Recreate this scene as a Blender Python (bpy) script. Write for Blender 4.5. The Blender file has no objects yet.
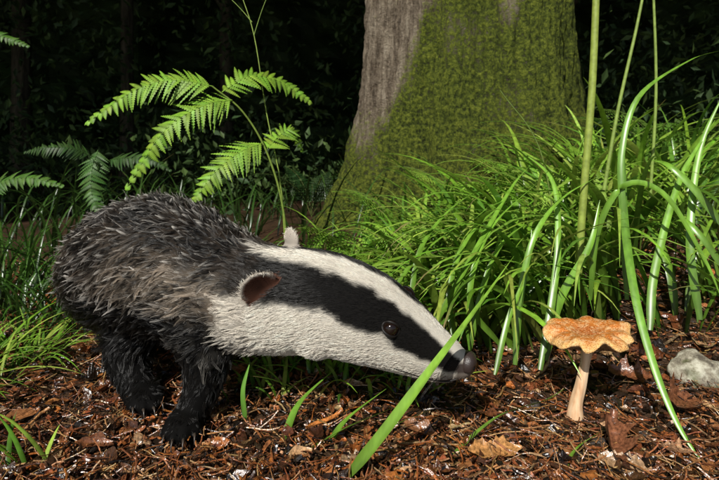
import bpy, bmesh, math, random
import numpy as np
from mathutils import Vector, Matrix, noise, kdtree
from mathutils.bvhtree import BVHTree
random.seed(7); rng=np.random.default_rng(7)
R=math.radians
scene=bpy.context.scene
CAMH=0.356; F=479.0; HOR=165.0
def E(a,b,y):
    """image pixel coordinates projected to an assumed distance y -> metres"""
    return Vector(((a-359.5)/F*y, y, CAMH-(b-HOR)/F*y))
def sst(a,b,x):
    t=max(0.0,min(1.0,(x-a)/(b-a))); return t*t*(3-2*t)
def height(x,y):
    h=0.16*sst(0.8,2.3,y)*(0.35+0.65*sst(-0.6,0.5,x))
    h+=0.12*sst(0.18,0.75,x)*sst(0.62,1.25,y)
    h+=0.25*sst(3,12,y)
    n=noise.noise(Vector((x*2.3,y*2.3,0.3)))*0.018*sst(0.75,1.3,math.hypot(x*0.6,y))
    n+=noise.noise(Vector((x*9,y*9,1.3)))*0.008
    n+=noise.noise(Vector((x*28,y*28,4.3)))*0.004
    return h+n
# ---------------------------------------------------------------- helpers
def link(o,parent=None):
    scene.collection.objects.link(o)
    if parent: o.parent=parent
    return o
def empty(name,loc=(0,0,0)):
    e=bpy.data.objects.new(name,None); e.empty_display_size=0.1; link(e); return e
def mesh_obj(name,verts,faces,mat=None,cols=None,parent=None,smooth=True):
    me=bpy.data.meshes.new(name); 
    me.from_pydata([tuple(v) for v in verts],[],faces)
    if cols is not None:
        ca=me.color_attributes.new('col','FLOAT_COLOR','POINT')
        c=np.ones((len(verts),4),dtype=np.float32); c[:,:3]=np.asarray(cols,dtype=np.float32)
        ca.data.foreach_set('color',c.ravel())
    if smooth: me.polygons.foreach_set('use_smooth',[True]*len(me.polygons))
    if mat: me.materials.append(mat)
    me.update()
    return link(bpy.data.objects.new(name,me),parent)
class NT:
    def __init__(s,name):
        s.m=bpy.data.materials.new(name); s.m.use_nodes=True; s.t=s.m.node_tree; s.t.nodes.clear()
        s.out=s.n('ShaderNodeOutputMaterial')
    def n(s,ty,**k):
        x=s.t.nodes.new(ty)
        for a,b in k.items(): setattr(x,a,b)
        return x
    def l(s,a,b): s.t.links.new(a,b)
    def noise(s,scale,detail=4,rough=.6,vec=None,dist=0):
        x=s.n('ShaderNodeTexNoise'); x.inputs['Scale'].default_value=scale; x.inputs['Detail'].default_value=detail
        x.inputs['Roughness'].default_value=rough; x.inputs['Distortion'].default_value=dist
        if vec: s.l(vec,x.inputs['Vector'])
        return x
    def ramp(s,fac,stops):
        x=s.n('ShaderNodeValToRGB'); e=x.color_ramp.elements
        while len(e)<len(stops): e.new(0.5)
        for i,(p,c) in enumerate(stops): e[i].position=p; e[i].color=(*c,1) if len(c)==3 else c
        s.l(fac,x.inputs[0]); return x
    def mix(s,fac,a,b,mode='MIX'):
        x=s.n('ShaderNodeMix',data_type='RGBA',blend_type=mode)
        for v,i in ((fac,0),(a,6),(b,7)):
            if isinstance(v,(int,float)): x.inputs[i].default_value=v
            elif isinstance(v,tuple): x.inputs[i].default_value=(*v,1)
            else: s.l(v,x.inputs[i])
        return x.outputs[2]
    def geo(s,scale=(1,1,1)):
        g=s.n('ShaderNodeNewGeometry'); m=s.n('ShaderNodeMapping'); m.inputs['Scale'].default_value=scale
        s.l(g.outputs['Position'],m.inputs[0]); return m.outputs[0]
    def pbr(s,col,rough=.6,spec=.4,bump=None,bs=.3,bd=.002,trans=0,transcol=None,coat=0):
        p=s.n('ShaderNodeBsdfPrincipled')
        if isinstance(col,tuple): p.inputs['Base Color'].default_value=(*col,1)
        else: s.l(col,p.inputs['Base Color'])
        if isinstance(rough,(int,float)): p.inputs['Roughness'].default_value=rough
        else: s.l(rough,p.inputs['Roughness'])
        p.inputs['Specular IOR Level'].default_value=spec
        p.inputs['Coat Weight'].default_value=coat
        if bump is not None:
            b=s.n('ShaderNodeBump'); b.inputs['Strength'].default_value=bs; b.inputs['Distance'].default_value=bd
            s.l(bump,b.inputs['Height']); s.l(b.outputs[0],p.inputs['Normal'])
        sh=p.outputs[0]
        if trans>0:
            t=s.n('ShaderNodeBsdfTranslucent'); 
            if transcol is not None: s.l(transcol,t.inputs[0])
            elif not isinstance(col,tuple): s.l(col,t.inputs[0])
            mx=s.n('ShaderNodeMixShader'); mx.inputs[0].default_value=trans
            s.l(sh,mx.inputs[1]); s.l(t.outputs[0],mx.inputs[2]); sh=mx.outputs[0]
        s.l(sh,s.out.inputs[0]); return s.m
def attr_mat(name,rough=.5,spec=.4,trans=0,ns=60,na=.5,bs=.3,bd=.001,stretch=(1,1,1),bump=True):
    m=NT(name); a=m.n('ShaderNodeAttribute',attribute_name='col')
    nz=m.noise(ns,2,.6,m.geo(stretch))
    r=m.ramp(nz.outputs[0],[(.3,(1-na,)*3),(.7,(1+na*.35,)*3)])
    c=m.mix(1.0,a.outputs['Color'],r.outputs[0],'MULTIPLY')
    return m.pbr(c,rough,spec,nz.outputs[0] if bump else None,bs,bd,trans)
M_grass=attr_mat('grass_blade',.30,.55,.25,90,.35,.15,.0006,(1,1,.2),bump=False)
M_fern=attr_mat('fern_leaf',.5,.35,.25,120,.3,bump=False)
def plain_attr(name,rough,spec):
    m=NT(name); a=m.n('ShaderNodeAttribute',attribute_name='col'); return m.pbr(a.outputs['Color'],rough,spec)
M_leafdark=plain_attr('forest_leaf',.6,.2)
M_litter=attr_mat('leaf_litter',.30,.6,0,240,.7,.7,.0014)
M_stem=attr_mat('plant_stem',.5,.4,0,100,.3,bump=False)

# ---------------------------------------------------------------- ground
def axis(lo,hi,step,far_lo,far_hi):
    a=list(np.arange(lo,hi,step)); s=step; v=lo; L=[]
    while v>far_lo: s*=1.35; v-=s; L.append(v)
    s=step; v=a[-1]; H=[]
    while v<far_hi: s*=1.3; v+=s; H.append(v)
    return L[::-1]+a+H
xs=axis(-1.0,1.5,.011,-300,300); ys=axis(.35,1.9,.011,-60,400)
V=[(x,y,height(x,y)) for y in ys for x in xs]; nx=len(xs)
Fc=[(j*nx+i,j*nx+i+1,(j+1)*nx+i+1,(j+1)*nx+i) for j in range(len(ys)-1) for i in range(nx-1)]
g=NT('forest_soil')
n1=g.noise(26,4,.7,g.geo()); n2=g.noise(130,4,.7,g.geo()); n3=g.noise(2.2,2,.5,g.geo())
c1=g.ramp(n1.outputs[0],[(.3,(.018,.010,.006)),(.5,(.055,.028,.014)),(.7,(.12,.06,.028))])
c2=g.ramp(n2.outputs[0],[(.35,(.012,.008,.005)),(.55,(.07,.036,.018)),(.75,(.20,.11,.05))])
c=g.mix(.5,c1.outputs[0],c2.outputs[0])
r3=g.ramp(n3.outputs[0],[(.45,(1,1,1)),(.7,(.4,.55,.3))]); c=g.mix(1.0,c,r3.outputs[0],'MULTIPLY')
M_soil=g.pbr(c,.5,.4,n2.outputs[0],.9,.006)
mesh_obj('ground',V,Fc,M_soil)

# ---------------------------------------------------------------- leaf litter
LV=[];LF=[];LC=[]
PAL=[(.27,.095,.032),(.16,.058,.022),(.36,.14,.05),(.06,.026,.012),(.48,.29,.14),(.22,.070,.026),(.025,.015,.009),(.36,.115,.028),(.09,.036,.016),(.012,.008,.006)]
def add_poly(pts,faces,col):
    b=len(LV); LV.extend(pts); LF.extend([tuple(b+i for i in f) for f in faces]); LC.extend([col]*len(pts))
def rrot(tilt):
    return Matrix.Rotation(random.uniform(0,2*math.pi),3,'Z')@Matrix.Rotation(random.gauss(0,tilt),3,'X')@Matrix.Rotation(random.gauss(0,tilt),3,'Y')
def vary(c,a=.3):
    k=random.uniform(1-a,1+a); return tuple(min(1,x*k*random.uniform(.9,1.1)) for x in c)
def litter_leaf(p,L,col,tilt=.35,curl=None,lobes=0,M=None):
    Wd=L*random.uniform(.4,.6); cu=random.uniform(-1.2,1.6) if curl is None else curl
    M=M or rrot(tilt); n=9; pts=[]; fs=[]
    if M is not None and L>.05: n=22
    ph=random.uniform(0,6)
    for i in range(n+1):
        s=i/n; w=Wd*.5*math.sin(math.pi*min(1,s*.93+.05))**.8*(1+ (.28*math.sin(s*lobes*2*math.pi+ph) if lobes else .1*math.sin(s*9+ph)))
        if n>9: w*=1+.14*math.sin(s*47+ph)
        for j in (-2,-1,0,1,2):
            q=j/2; x=(s-.5)*L; y=q*w
            z=cu*(q*w)**2/Wd*1.6+cu*.5*(x*x)/L*.9+.02*L*math.sin(s*11+q*4+ph)
            if n>9: z+=.012*L*math.sin(s*30+abs(q)*5)
            pts.append(p+M@Vector((x,y,z)))
    for i in range(n):
        for j in range(4): a=i*5+j; fs.append((a,a+1,a+6,a+5))
    add_poly(pts,fs,col)
def twig(p,L,r,col,M=None):
    M=M or rrot(.18); pts=[];fs=[];n=4; ph=random.uniform(0,6)
    for i in range(n+1):
        x=(i/n-.5)*L; oy=.06*L*math.sin(ph+i*1.3); oz=.03*L*math.cos(ph+i)
        for k in range(4):
            an=k*math.pi/2; pts.append(p+M@Vector((x,oy+r*math.cos(an),oz+r*math.sin(an))))
    for i in range(n):
        for k in range(4): fs.append((i*4+k,i*4+(k+1)%4,i*4+4+(k+1)%4,i*4+4+k))
    fs+= [(0,1,2,3),(n*4+3,n*4+2,n*4+1,n*4)]
    add_poly(pts,fs,col)
def chip(p,L,col):
    M=rrot(.5); n=random.choice((5,6,7)); w=random.uniform(.18,.65); t=L*.09
    top=[];bot=[]
    for k in range(n):
        an=2*math.pi*k/n+random.uniform(-.35,.35); r=L*.5*random.uniform(.65,1.15)
        v=Vector((r*math.cos(an),r*w*math.sin(an),random.uniform(-.14,.14)*L))
        top.append(p+M@(v+Vector((0,0,t)))); bot.append(p+M@(v-Vector((0,0,t))))
    fs=[tuple(range(n)),tuple(range(2*n-1,n-1,-1))]+[(k,n+k,n+(k+1)%n,(k+1)%n) for k in range(n)]
    add_poly(top+bot,fs,col)
def rpos(near=True):
    y=.46+1.15*random.random()**1.7
    x=random.uniform(-.86,.86)*y*1.05
    return x,y
for i in range(15000):
    x,y=rpos(); L=random.choice((.004,.005,.007,.009,.012,.017))*random.uniform(.7,1.3)
    chip(Vector((x,y,height(x,y)+random.uniform(0,.012))),L,vary(random.choice(PAL),.4))
for i in range(1500):
    x,y=rpos(); L=random.choice((.014,.018,.022,.030))*random.uniform(.8,1.25)*(1 if y<.75 else 1.5)
    litter_leaf(Vector((x,y,height(x,y)+random.uniform(.003,.013))),L,vary(random.choice(PAL+[(.34,.20,.10)]),.35),lobes=random.choice((0,0,3)))
for i in range(10000):
    x,y=rpos(); twig(Vector((x,y,height(x,y)+random.uniform(.002,.016))),random.uniform(.010,.050),random.uniform(.0003,.0011),vary(random.choice(PAL+[(.40,.21,.08)]*2)),M=rrot(.35))
mesh_obj('leaf_litter',LV,LF,M_litter,LC,smooth=False)
def single(name,fn,mat=M_litter,smooth=True):
    global LV,LF,LC
    LV,LF,LC=[],[],[]
    fn(); return mesh_obj(name,LV,LF,mat,LC,smooth=smooth)
def RM(z,x=0,y=0): return Matrix.Rotation(R(z),3,'Z')@Matrix.Rotation(R(x),3,'X')@Matrix.Rotation(R(y),3,'Y')
def gp(a,b,dz=.0):
    y=CAMH*F/(b-HOR)
    for _ in range(20):
        x=(a-359.5)/F*y; h=height(x,y); y=(CAMH-h)*F/(b-HOR)
    return Vector((x,y,h+dz))
single('fallen_leaf',lambda:litter_leaf(gp(495,461,.012),.065,(.50,.24,.08),curl=.5,lobes=2,M=RM(5,18,0)))
single('fallen_leaf',lambda:litter_leaf(gp(612,458,.022),.075,(.22,.085,.04),curl=1.6,lobes=3,M=RM(75,20,-20)))
single('fallen_leaf',lambda:litter_leaf(gp(655,300,.02),.09,(.18,.07,.035),curl=.8,M=RM(-20,30,0)))
single('fallen_leaf',lambda:litter_leaf(gp(20,425,.01),.045,(.34,.14,.05),curl=.8,M=RM(50,20,0)))
single('fallen_leaf',lambda:litter_leaf(gp(300,462,.01),.03,(.55,.32,.15),curl=.8,M=RM(20,20,0)))
single('fallen_leaf',lambda:litter_leaf(gp(700,300,.02),.08,(.15,.06,.03),curl=.7,M=RM(40,30,0)))
single('fallen_leaf',lambda:litter_leaf(gp(630,385,.015),.06,(.20,.07,.03),curl=.9,lobes=3,M=RM(-30,25,0)))
single('fallen_leaf',lambda:litter_leaf(gp(625,478,.012),.055,(.38,.23,.12),curl=.6,M=RM(-40,25,0)))
single('fallen_leaf',lambda:litter_leaf(gp(680,415,.015),.07,(.21,.08,.035),curl=1.1,lobes=2,M=RM(30,25,10)))
single('fallen_leaf',lambda:litter_leaf(gp(420,440,.012),.045,(.28,.12,.05),curl=1.1,lobes=2,M=RM(-25,20,10)))
single('fallen_leaf',lambda:litter_leaf(gp(95,455,.012),.04,(.20,.075,.03),curl=1.2,lobes=2,M=RM(15,22,10)))
single('broken_stick',lambda:twig(gp(325,431,.016),.055,.0032,(.60,.21,.05),M=RM(35,0,-12)))
single('broken_stick',lambda:twig(gp(33,432,.014),.05,.0025,(.50,.24,.09),M=RM(70,0,-12)))
single('broken_stick',lambda:twig(gp(440,452,.012),.10,.0012,(.36,.22,.1),M=RM(12,0,0)))
single('broken_stick',lambda:twig(gp(690,345,.014),.09,.003,(.30,.20,.11),M=RM(20,0,-6)))
single('broken_stick',lambda:twig(gp(545,375,.02),.08,.0028,(.50,.30,.14),M=RM(50,0,-10)))
single('broken_stick',lambda:twig(gp(225,450,.012),.06,.0012,(.45,.25,.11),M=RM(-35,0,5)))

# stones
st=NT('lichen_stone'); sn=st.noise(45,5,.7,st.geo()); s2=st.noise(14,3,.6,st.geo())
sc=st.ramp(sn.outputs[0],[(.38,(.09,.075,.055)),(.5,(.26,.23,.17)),(.62,(.50,.48,.38))])
sc2=st.mix(st.ramp(s2.outputs[0],[(.5,(0,0,0)),(.62,(1,1,1))]).outputs[0],sc.outputs[0],(.09,.11,.03)); M_stone=st.pbr(sc2,.75,.3,sn.outputs[0],.6,.004)
def stone(name,p,r,sq=.6,mat=M_stone):
    bm=bmesh.new(); bmesh.ops.create_icosphere(bm,subdivisions=4,radius=1)
    o=Vector((random.uniform(0,50),)*3)
    for v in bm.verts:
        k=1+.32*noise.noise(v.co*1.3+o)+.12*noise.noise(v.co*4+o)
        v.co=Vector((v.co.x*k*r,v.co.y*k*r*.8,v.co.z*k*r*sq))+p
    me=bpy.data.meshes.new(name); bm.to_mesh(me); bm.free(); me.materials.append(mat)
    me.polygons.foreach_set('use_smooth',[True]*len(me.polygons)); link(bpy.data.objects.new(name,me))
stone('stone',gp(697,378,.010),.040,.75)
ds=NT('dark_stone'); M_ds=ds.pbr((.045,.036,.03),.5,.5,ds.noise(60,4,.6,ds.geo()).outputs[0],.6,.003)
for a,b,r in ((655,258,.03),(668,292,.028),(548,447,.007),(533,410,.012),(598,448,.012),(645,440,.010),(700,325,.02),(510,435,.010)):
    stone('stone',gp(a,b,r*.3),r,.7,M_ds)

# ---------------------------------------------------------------- grass
class Buf:
    def __init__(s): s.v=[];s.f=[];s.c=[]
    def obj(s,name,mat,parent=None): return mesh_obj(name,s.v,s.f,mat,s.c,parent)
GREENS=[(.19,.36,.035),(.15,.30,.026),(.24,.40,.05),(.09,.20,.022),(.30,.42,.07)]
def ribbon(B,pts,W,col,wvec=None,taper=2.5,base=.35,tipcol=None):
    n=len(pts)-1; b0=len(B.v)
    for i,p in enumerate(pts):
        s=i/n; t=(pts[min(n,i+1)]-pts[max(0,i-1)]).normalized()
        wv=wvec if wvec is not None else Vector((-t.y,t.x,0))
        if wv.length<1e-4: wv=Vector((1,0,0))
        wv=(wv-t*wv.dot(t)).normalized(); nn=t.cross(wv)
        w=W*.5*min(1,base+s*4)*max(.03,(1-s**taper))
        B.v+= [p-wv*w, p+nn*w*.35, p+wv*w]
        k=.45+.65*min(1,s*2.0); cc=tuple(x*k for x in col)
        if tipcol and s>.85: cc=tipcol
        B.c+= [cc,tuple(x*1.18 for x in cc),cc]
    for i in range(n):
        a=b0+i*3; B.f+= [(a,a+1,a+4,a+3),(a+1,a+2,a+5,a+4)]
def blade(B,root,az,L,W,th0,th1,seg=11,col=None,tw=0,pw=1.4):
    p=Vector(root); pts=[p.copy()]; st=L/seg; waz=random.uniform(-.25,.25)
    for i in range(seg):
        s=(i+.5)/seg; th=th0+(th1-th0)*s**pw; az2=az+waz*s
        p=p+Vector((math.cos(az2)*math.sin(th),math.sin(az2)*math.sin(th),math.cos(th)))*st
        if p.y<2.2:
            h=height(p.x,p.y)+.006
            if p.z<h: p.z=h
        pts.append(p.copy())
    wv=Vector((-math.sin(az),math.cos(az),0)); wv=Matrix.Rotation(tw,3,'Z')@wv
    c=vary(col or random.choice(GREENS),.22)
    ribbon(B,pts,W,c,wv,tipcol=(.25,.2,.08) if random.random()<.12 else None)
def catm(P,n=30):
    P=[P[0]*2-P[1]]+list(P)+[P[-1]*2-P[-2]]; out=[]; m=len(P)-3
    for i in range(n+1):
        u=i/n*m; k=min(m-1,int(u)); t=u-k; a,b,c,d=P[k:k+4]
        out.append(.5*((2*b)+(c-a)*t+(2*a-5*b+4*c-d)*t*t+(3*b-a-3*c+d)*t**3))
    return out
def in_badger(x,y): return -.56<x<.12 and .5<y<1.02
def clump(name,x,y,n,L,W,th=(.05,.5),th1=(1.2,2.3),rad=.05,azr=None,cols=None):
    B=Buf()
    for i in range(n):
        a=random.uniform(0,6.283); r=rad*math.sqrt(random.random()); rx=x+r*math.cos(a); ry=y+r*math.sin(a)
        if in_badger(rx,ry): continue
        az=random.uniform(*azr) if azr else a+random.gauss(0,.5)
        blade(B,(rx,ry,height(rx,ry)-.004),az,L*random.uniform(.55,1.15),W*random.uniform(.5,1.2),random.uniform(*th),random.uniform(*th1),tw=random.gauss(0,.5),col=random.choice(cols or GREENS))
    if B.v: B.obj(name,M_grass)
PI=math.pi
for (x,y,n,L,W) in ((.10,1.05,30,.34,.013),(.22,1.0,34,.38,.016),(.34,1.02,34,.40,.017),(.30,1.18,36,.44,.017),(.46,1.10,38,.46,.018),(.16,1.25,36,.38,.014),
        (.60,1.15,38,.48,.018),(.45,1.32,38,.46,.017),(.72,1.25,42,.52,.018),(.62,1.42,42,.46,.016),(.90,1.30,42,.55,.019),(1.0,1.55,45,.55,.018),(.8,1.6,42,.5,.016),(.28,1.5,38,.38,.013),(.02,1.35,38,.30,.010)):
    clump('grass_clump',x,y,n,L,W,th=(.05,.6),th1=(1.2,2.6),rad=.09)
for (x,y,n,L) in ((.30,.93,24,.40),(.40,.93,24,.42),(.22,.95,20,.36),(.50,1.0,24,.46),(.12,.98,16,.30),(.36,1.12,22,.46)):
    clump('grass_clump',x,y,n,L,.016,th=(.1,.5),th1=(1.8,2.7),rad=.06,azr=(PI*.9,PI*1.4))
for (x,y,n,L) in ((.60,.90,14,.40),(.74,.95,24,.48),(.72,.82,10,.36)):
    clump('grass_clump',x,y,n,L,.015,th=(.05,.4),th1=(1.3,2.5),rad=.05)
for (x,y,n,L,W) in ((-.08,1.12,36,.26,.009),(-.2,1.2,36,.26,.008),(.04,1.06,26,.26,.010)):
    clump('grass_clump',x,y,n,L,W,th=(.05,.8),th1=(1.2,2.3),rad=.1)
DKG=[(.06,.14,.02),(.04,.10,.016)]  # dim light over the left grass put into darker greens
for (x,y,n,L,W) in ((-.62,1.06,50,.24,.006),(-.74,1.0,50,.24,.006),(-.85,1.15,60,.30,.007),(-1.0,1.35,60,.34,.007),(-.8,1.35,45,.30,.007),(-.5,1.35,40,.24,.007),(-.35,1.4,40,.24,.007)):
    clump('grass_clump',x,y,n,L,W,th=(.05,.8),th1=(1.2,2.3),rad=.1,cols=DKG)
for (x,y,n,L,W) in ((-.60,.86,55,.18,.006),(-.68,.80,60,.18,.006),(-.58,.76,40,.15,.005),(-.60,.70,18,.11,.0045),(-.575,.60,9,.09,.004)):
    clump('grass_clump',x,y,n,L,W,th=(.5,1.1),th1=(1.6,2.2),rad=.06)
B=Buf()
for (x,y,az,L) in ((-.38,.55,2.6,.10),(-.39,.56,3.3,.13),(-.40,.545,2.2,.09),(-.37,.555,1.6,.06),(-.42,.56,2.9,.12),(-.395,.575,3.6,.10),(-.36,.56,2.9,.12),(-.405,.555,3.0,.14)):
    blade(B,(x,y,height(x,y)),az,L,.0055,.7,1.6,seg=9)
for i in range(95):
    x=random.uniform(-.20,.12); y=random.uniform(.71,.84)
    blade(B,(x,y,height(x,y)),random.uniform(0,6.28),random.uniform(.05,.13),.007,random.uniform(.2,.9),random.uniform(1.2,2.2),seg=8)
B.obj('grass_tuft',M_grass)
B=Buf()
for i in range(1000):
    y=random.uniform(1.6,4.2); x=random.uniform(-.9,.9)*y
    if math.hypot(x-.52,y-2.3)<.6: continue
    blade(B,(x,y,height(x,y)),random.uniform(0,6.28),random.uniform(.2,.45),.010,random.uniform(.05,.5),random.uniform(1.0,2.2),seg=6,col=(.035,.08,.014) if x<.1 else (.10,.21,.03))  # dim light on the left undergrowth put into a darker green
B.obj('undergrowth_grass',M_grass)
def long_blade(P,W,col=(.19,.38,.04),taper=3,name='grass_blade',wv=None):
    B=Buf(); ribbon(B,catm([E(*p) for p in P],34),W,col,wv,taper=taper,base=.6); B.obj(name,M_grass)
WX=Vector((.8,-.35,.5)); WY=Vector((.9,-.3,.3))
long_blade([(347,477,.542),(385,430,.535),(430,370,.535),(475,310,.56),(514,256,.61)],.0125,(.23,.43,.05),wv=WX)
long_blade([(622,150,.86),(624,215,.80),(634,290,.72),(652,360,.66),(678,425,.61),(716,482,.565)],.0125,(.17,.36,.04),wv=Vector((.95,-.2,.2)))
long_blade([(627,300,.80),(623,215,.80),(622,150,.82),(640,95,.84),(690,60,.86),(722,50,.87)],.011,(.17,.35,.04),wv=WY)
long_blade([(590,300,.83),(598,230,.82),(625,185,.80),(665,195,.78),(705,260,.76),(722,300,.75)],.010,wv=Vector((.6,-.3,.7)))
long_blade([(445,470,.57),(462,446,.585),(500,415,.61),(545,400,.64),(566,388,.66)],.009,(.2,.37,.05),wv=WX)
long_blade([(560,480,.55),(575,450,.58),(600,432,.61)],.006,wv=WX)
long_blade([(283,440,.625),(300,402,.65),(336,368,.69)],.014,(.17,.35,.04),wv=WX)
long_blade([(330,440,.610),(350,416,.622),(390,386,.655)],.010,wv=WX)
long_blade([(300,455,.59),(345,428,.61),(400,405,.64)],.007,wv=WX)
long_blade([(360,455,.59),(385,430,.60),(430,410,.62)],.006,wv=WX)
long_blade([(245,420,.655),(243,390,.66),(250,362,.67)],.007,(.14,.32,.04),wv=Vector((1,0,0)))
long_blade([(545,360,.80),(560,300,.80),(590,245,.80),(600,200,.82)],.014,wv=WX)
long_blade([(500,345,.80),(470,300,.80),(490,230,.84),(540,180,.9)],.011,wv=WX)
long_blade([(432,330,.78),(470,260,.82),(510,190,.88),(530,165,.92)],.012,wv=WX)
long_blade([(388,300,.86),(420,255,.88),(480,215,.92),(540,215,.95)],.011,wv=WX)
long_blade([(540,370,.74),(552,300,.78),(558,240,.82),(552,180,.88),(520,150,.95)],.012,wv=WY)
long_blade([(515,365,.76),(520,300,.78),(533,240,.8),(560,200,.83),(600,175,.86)],.011,wv=WY)
long_blade([(470,350,.78),(482,290,.8),(505,240,.83),(550,215,.86),(590,225,.86)],.010,wv=WX)
long_blade([(455,345,.78),(450,290,.82),(470,235,.86),(520,195,.90),(575,190,.92)],.011,wv=WX)
long_blade([(410,300,.84),(425,240,.88),(470,195,.94),(530,180,.98)],.012,wv=WX)
long_blade([(495,375,.73),(508,320,.76),(528,268,.8),(532,225,.83)],.009,wv=WY)
long_blade([(722,225,.80),(695,190,.82),(668,165,.85),(650,160,.9)],.012,wv=WX)
long_blade([(725,270,.78),(700,235,.80),(680,220,.83),(655,235,.88)],.010,wv=WX)
long_blade([(650,330,.76),(655,270,.80),(680,180,.86),(715,120,.9)],.013,wv=WY)
long_blade([(700,320,.80),(690,240,.83),(700,150,.88),(725,90,.9)],.013,wv=WY)
def stalk(name,P,r0,r1,col,parent=None):
    pts=catm([E(*p) for p in P],30); B=Buf()
    tube(B,pts,r0,r1,col); return B.obj(name,M_stem,parent)
def tube(B,pts,r0,r1,col,k=8):
    b0=len(B.v); n=len(pts)-1
    for i,p in enumerate(pts):
        t=(pts[min(n,i+1)]-pts[max(0,i-1)]).normalized(); u=t.cross(Vector((0.1,1,0.05))).normalized(); w=t.cross(u)
        r=r0+(r1-r0)*i/n
        for j in range(k):
            an=2*PI*j/k; B.v.append(p+(u*math.cos(an)+w*math.sin(an))*r); B.c.append(col)
    for i in range(n):
        for j in range(k): a=b0+i*k; B.f.append((a+j,a+(j+1)%k,a+k+(j+1)%k,a+k+j))
stalk('grass_stalk',[(578,275,.86),(584,190,.86),(592,90,.86),(596,0,.86),(598,-60,.86)],.0072,.006,(.27,.34,.06))
stalk('grass_stalk',[(604,190,.95),(618,110,.95),(636,30,.95),(648,-30,.95)],.004,.0025,(.22,.31,.06))
stalk('grass_stalk',[(650,200,1.0),(656,90,1.0),(653,-20,1.0)],.0035,.0025,(.22,.31,.06))
stalk('grass_stalk',[(560,260,1.1),(540,150,1.1),(500,90,1.1)],.002,.001,(.14,.20,.04))
# ---------------------------------------------------------------- ferns
def pinnule(B,p,d,n,L,W,col,m=5,notch=.62):
    d=d.normalized(); s=d.cross(n).normalized(); b0=len(B.v)
    for i in range(m*2+1):
        u=i/(m*2); w=W*.5*(1-u**2.2)*(1.0 if i%2 else notch)+.0003
        q=p+d*L*u-n*L*.22*u*u
        B.v+=[q-s*w+d*(.12*L/m if i%2 else 0),q+n*W*.06,q+s*w+d*(.12*L/m if i%2 else 0)]; B.c+=[col]*3
    for i in range(m*2):
        a=b0+i*3; B.f+=[(a,a+1,a+4,a+3),(a+1,a+2,a+5,a+4)]
def pinna(B,pts,Lp,col,nrm,dens=None):
    n=len(pts)-1
    tube(B,pts,.0012,.0004,tuple(x*1.1 for x in col),5)
    for i in range(1,n+1):
        s=i/n; t=(pts[min(n,i+1)]-pts[i-1]).normalized(); side=t.cross(nrm).normalized(); nn=side.cross(t)
        L=Lp*(1-.86*s**1.5)*(.65+.35*min(1,s*5))
        sp=(pts[i]-pts[i-1]).length
        for sg in (-1,1):
            d=(side*sg+t*random.uniform(.4,.7)+nn*random.uniform(-.45,.15)).normalized()
            pinnule(B,pts[i]+t*random.uniform(-.2,.2)*sp,d,nn,L*random.uniform(.8,1.15),sp*1.12,vary(col,.2),9,.35)
fern=empty('bracken_fern'); B=Buf(); GF=(.23,.41,.04)
rach=catm([E(288,300,1.0),E(284,215,1.0),E(268,155,.99),E(243,112,.97),E(212,86,.95)],24)
tube(B,rach,.0028,.0015,(.24,.34,.06))
def pin(P,n,Lp,col=GF,nrm=Vector((.05,-.80,.6))): pinna(B,catm([E(*p) for p in P],n),Lp,col,nrm)
pin([(212,86,.95),(175,80,.93),(135,90,.92),(88,122,.90)],27,.064)
pin([(232,100,.96),(205,105,.93),(165,130,.90),(128,186,.88)],27,.060)
pin([(222,92,.96),(250,76,.99),(282,82,1.02),(310,102,1.03)],21,.050)
pin([(262,143,.98),(240,152,.95),(215,172,.92),(193,202,.90)],22,.060)
pin([(266,150,.99),(280,135,1.03),(292,130,1.04),(302,150,1.06)],15,.042)
B.obj('frond',M_fern,fern)
B=Buf(); tube(B,catm([E(285,240,1.02),E(280,180,1.02),E(266,110,1.03),E(254,35,1.04),E(238,-15,1.05)],24),.0018,.0008,(.22,.31,.05))
tube(B,catm([E(254,35,1.04),E(262,10,1.04),E(272,-15,1.04)],8),.001,.0005,(.2,.3,.05)); tube(B,catm([E(252,22,1.04),E(240,8,1.04),E(222,-10,1.04)],8),.001,.0005,(.2,.3,.05))
B.obj('stem',M_stem,fern)
fern2=empty('bracken_fern'); B=Buf()
GD=(.040,.09,.018)  # these fronds stand in sun; their dimness is painted as darker green
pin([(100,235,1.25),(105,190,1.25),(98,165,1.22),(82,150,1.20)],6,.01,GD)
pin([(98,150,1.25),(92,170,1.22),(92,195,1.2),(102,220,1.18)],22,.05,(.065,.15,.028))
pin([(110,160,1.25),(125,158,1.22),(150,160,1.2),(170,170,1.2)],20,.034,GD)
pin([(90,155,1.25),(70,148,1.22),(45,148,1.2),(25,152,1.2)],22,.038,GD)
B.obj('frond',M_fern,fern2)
fern3=empty('bracken_fern'); B=Buf()  # dimness of these fronds also put into the green
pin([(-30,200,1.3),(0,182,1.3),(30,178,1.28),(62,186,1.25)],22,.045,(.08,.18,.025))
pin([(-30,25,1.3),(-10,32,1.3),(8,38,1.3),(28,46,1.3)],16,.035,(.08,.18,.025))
tube(B,catm([E(-60,420,1.3),E(-55,250,1.3),E(-40,100,1.3),E(-20,20,1.3)],16),.003,.001,(.1,.15,.03)); tube(B,catm([E(-50,230,1.3),E(-40,210,1.3),E(-30,200,1.3)],6),.002,.001,(.1,.15,.03))
B.obj('frond',M_fern,fern3)
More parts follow.
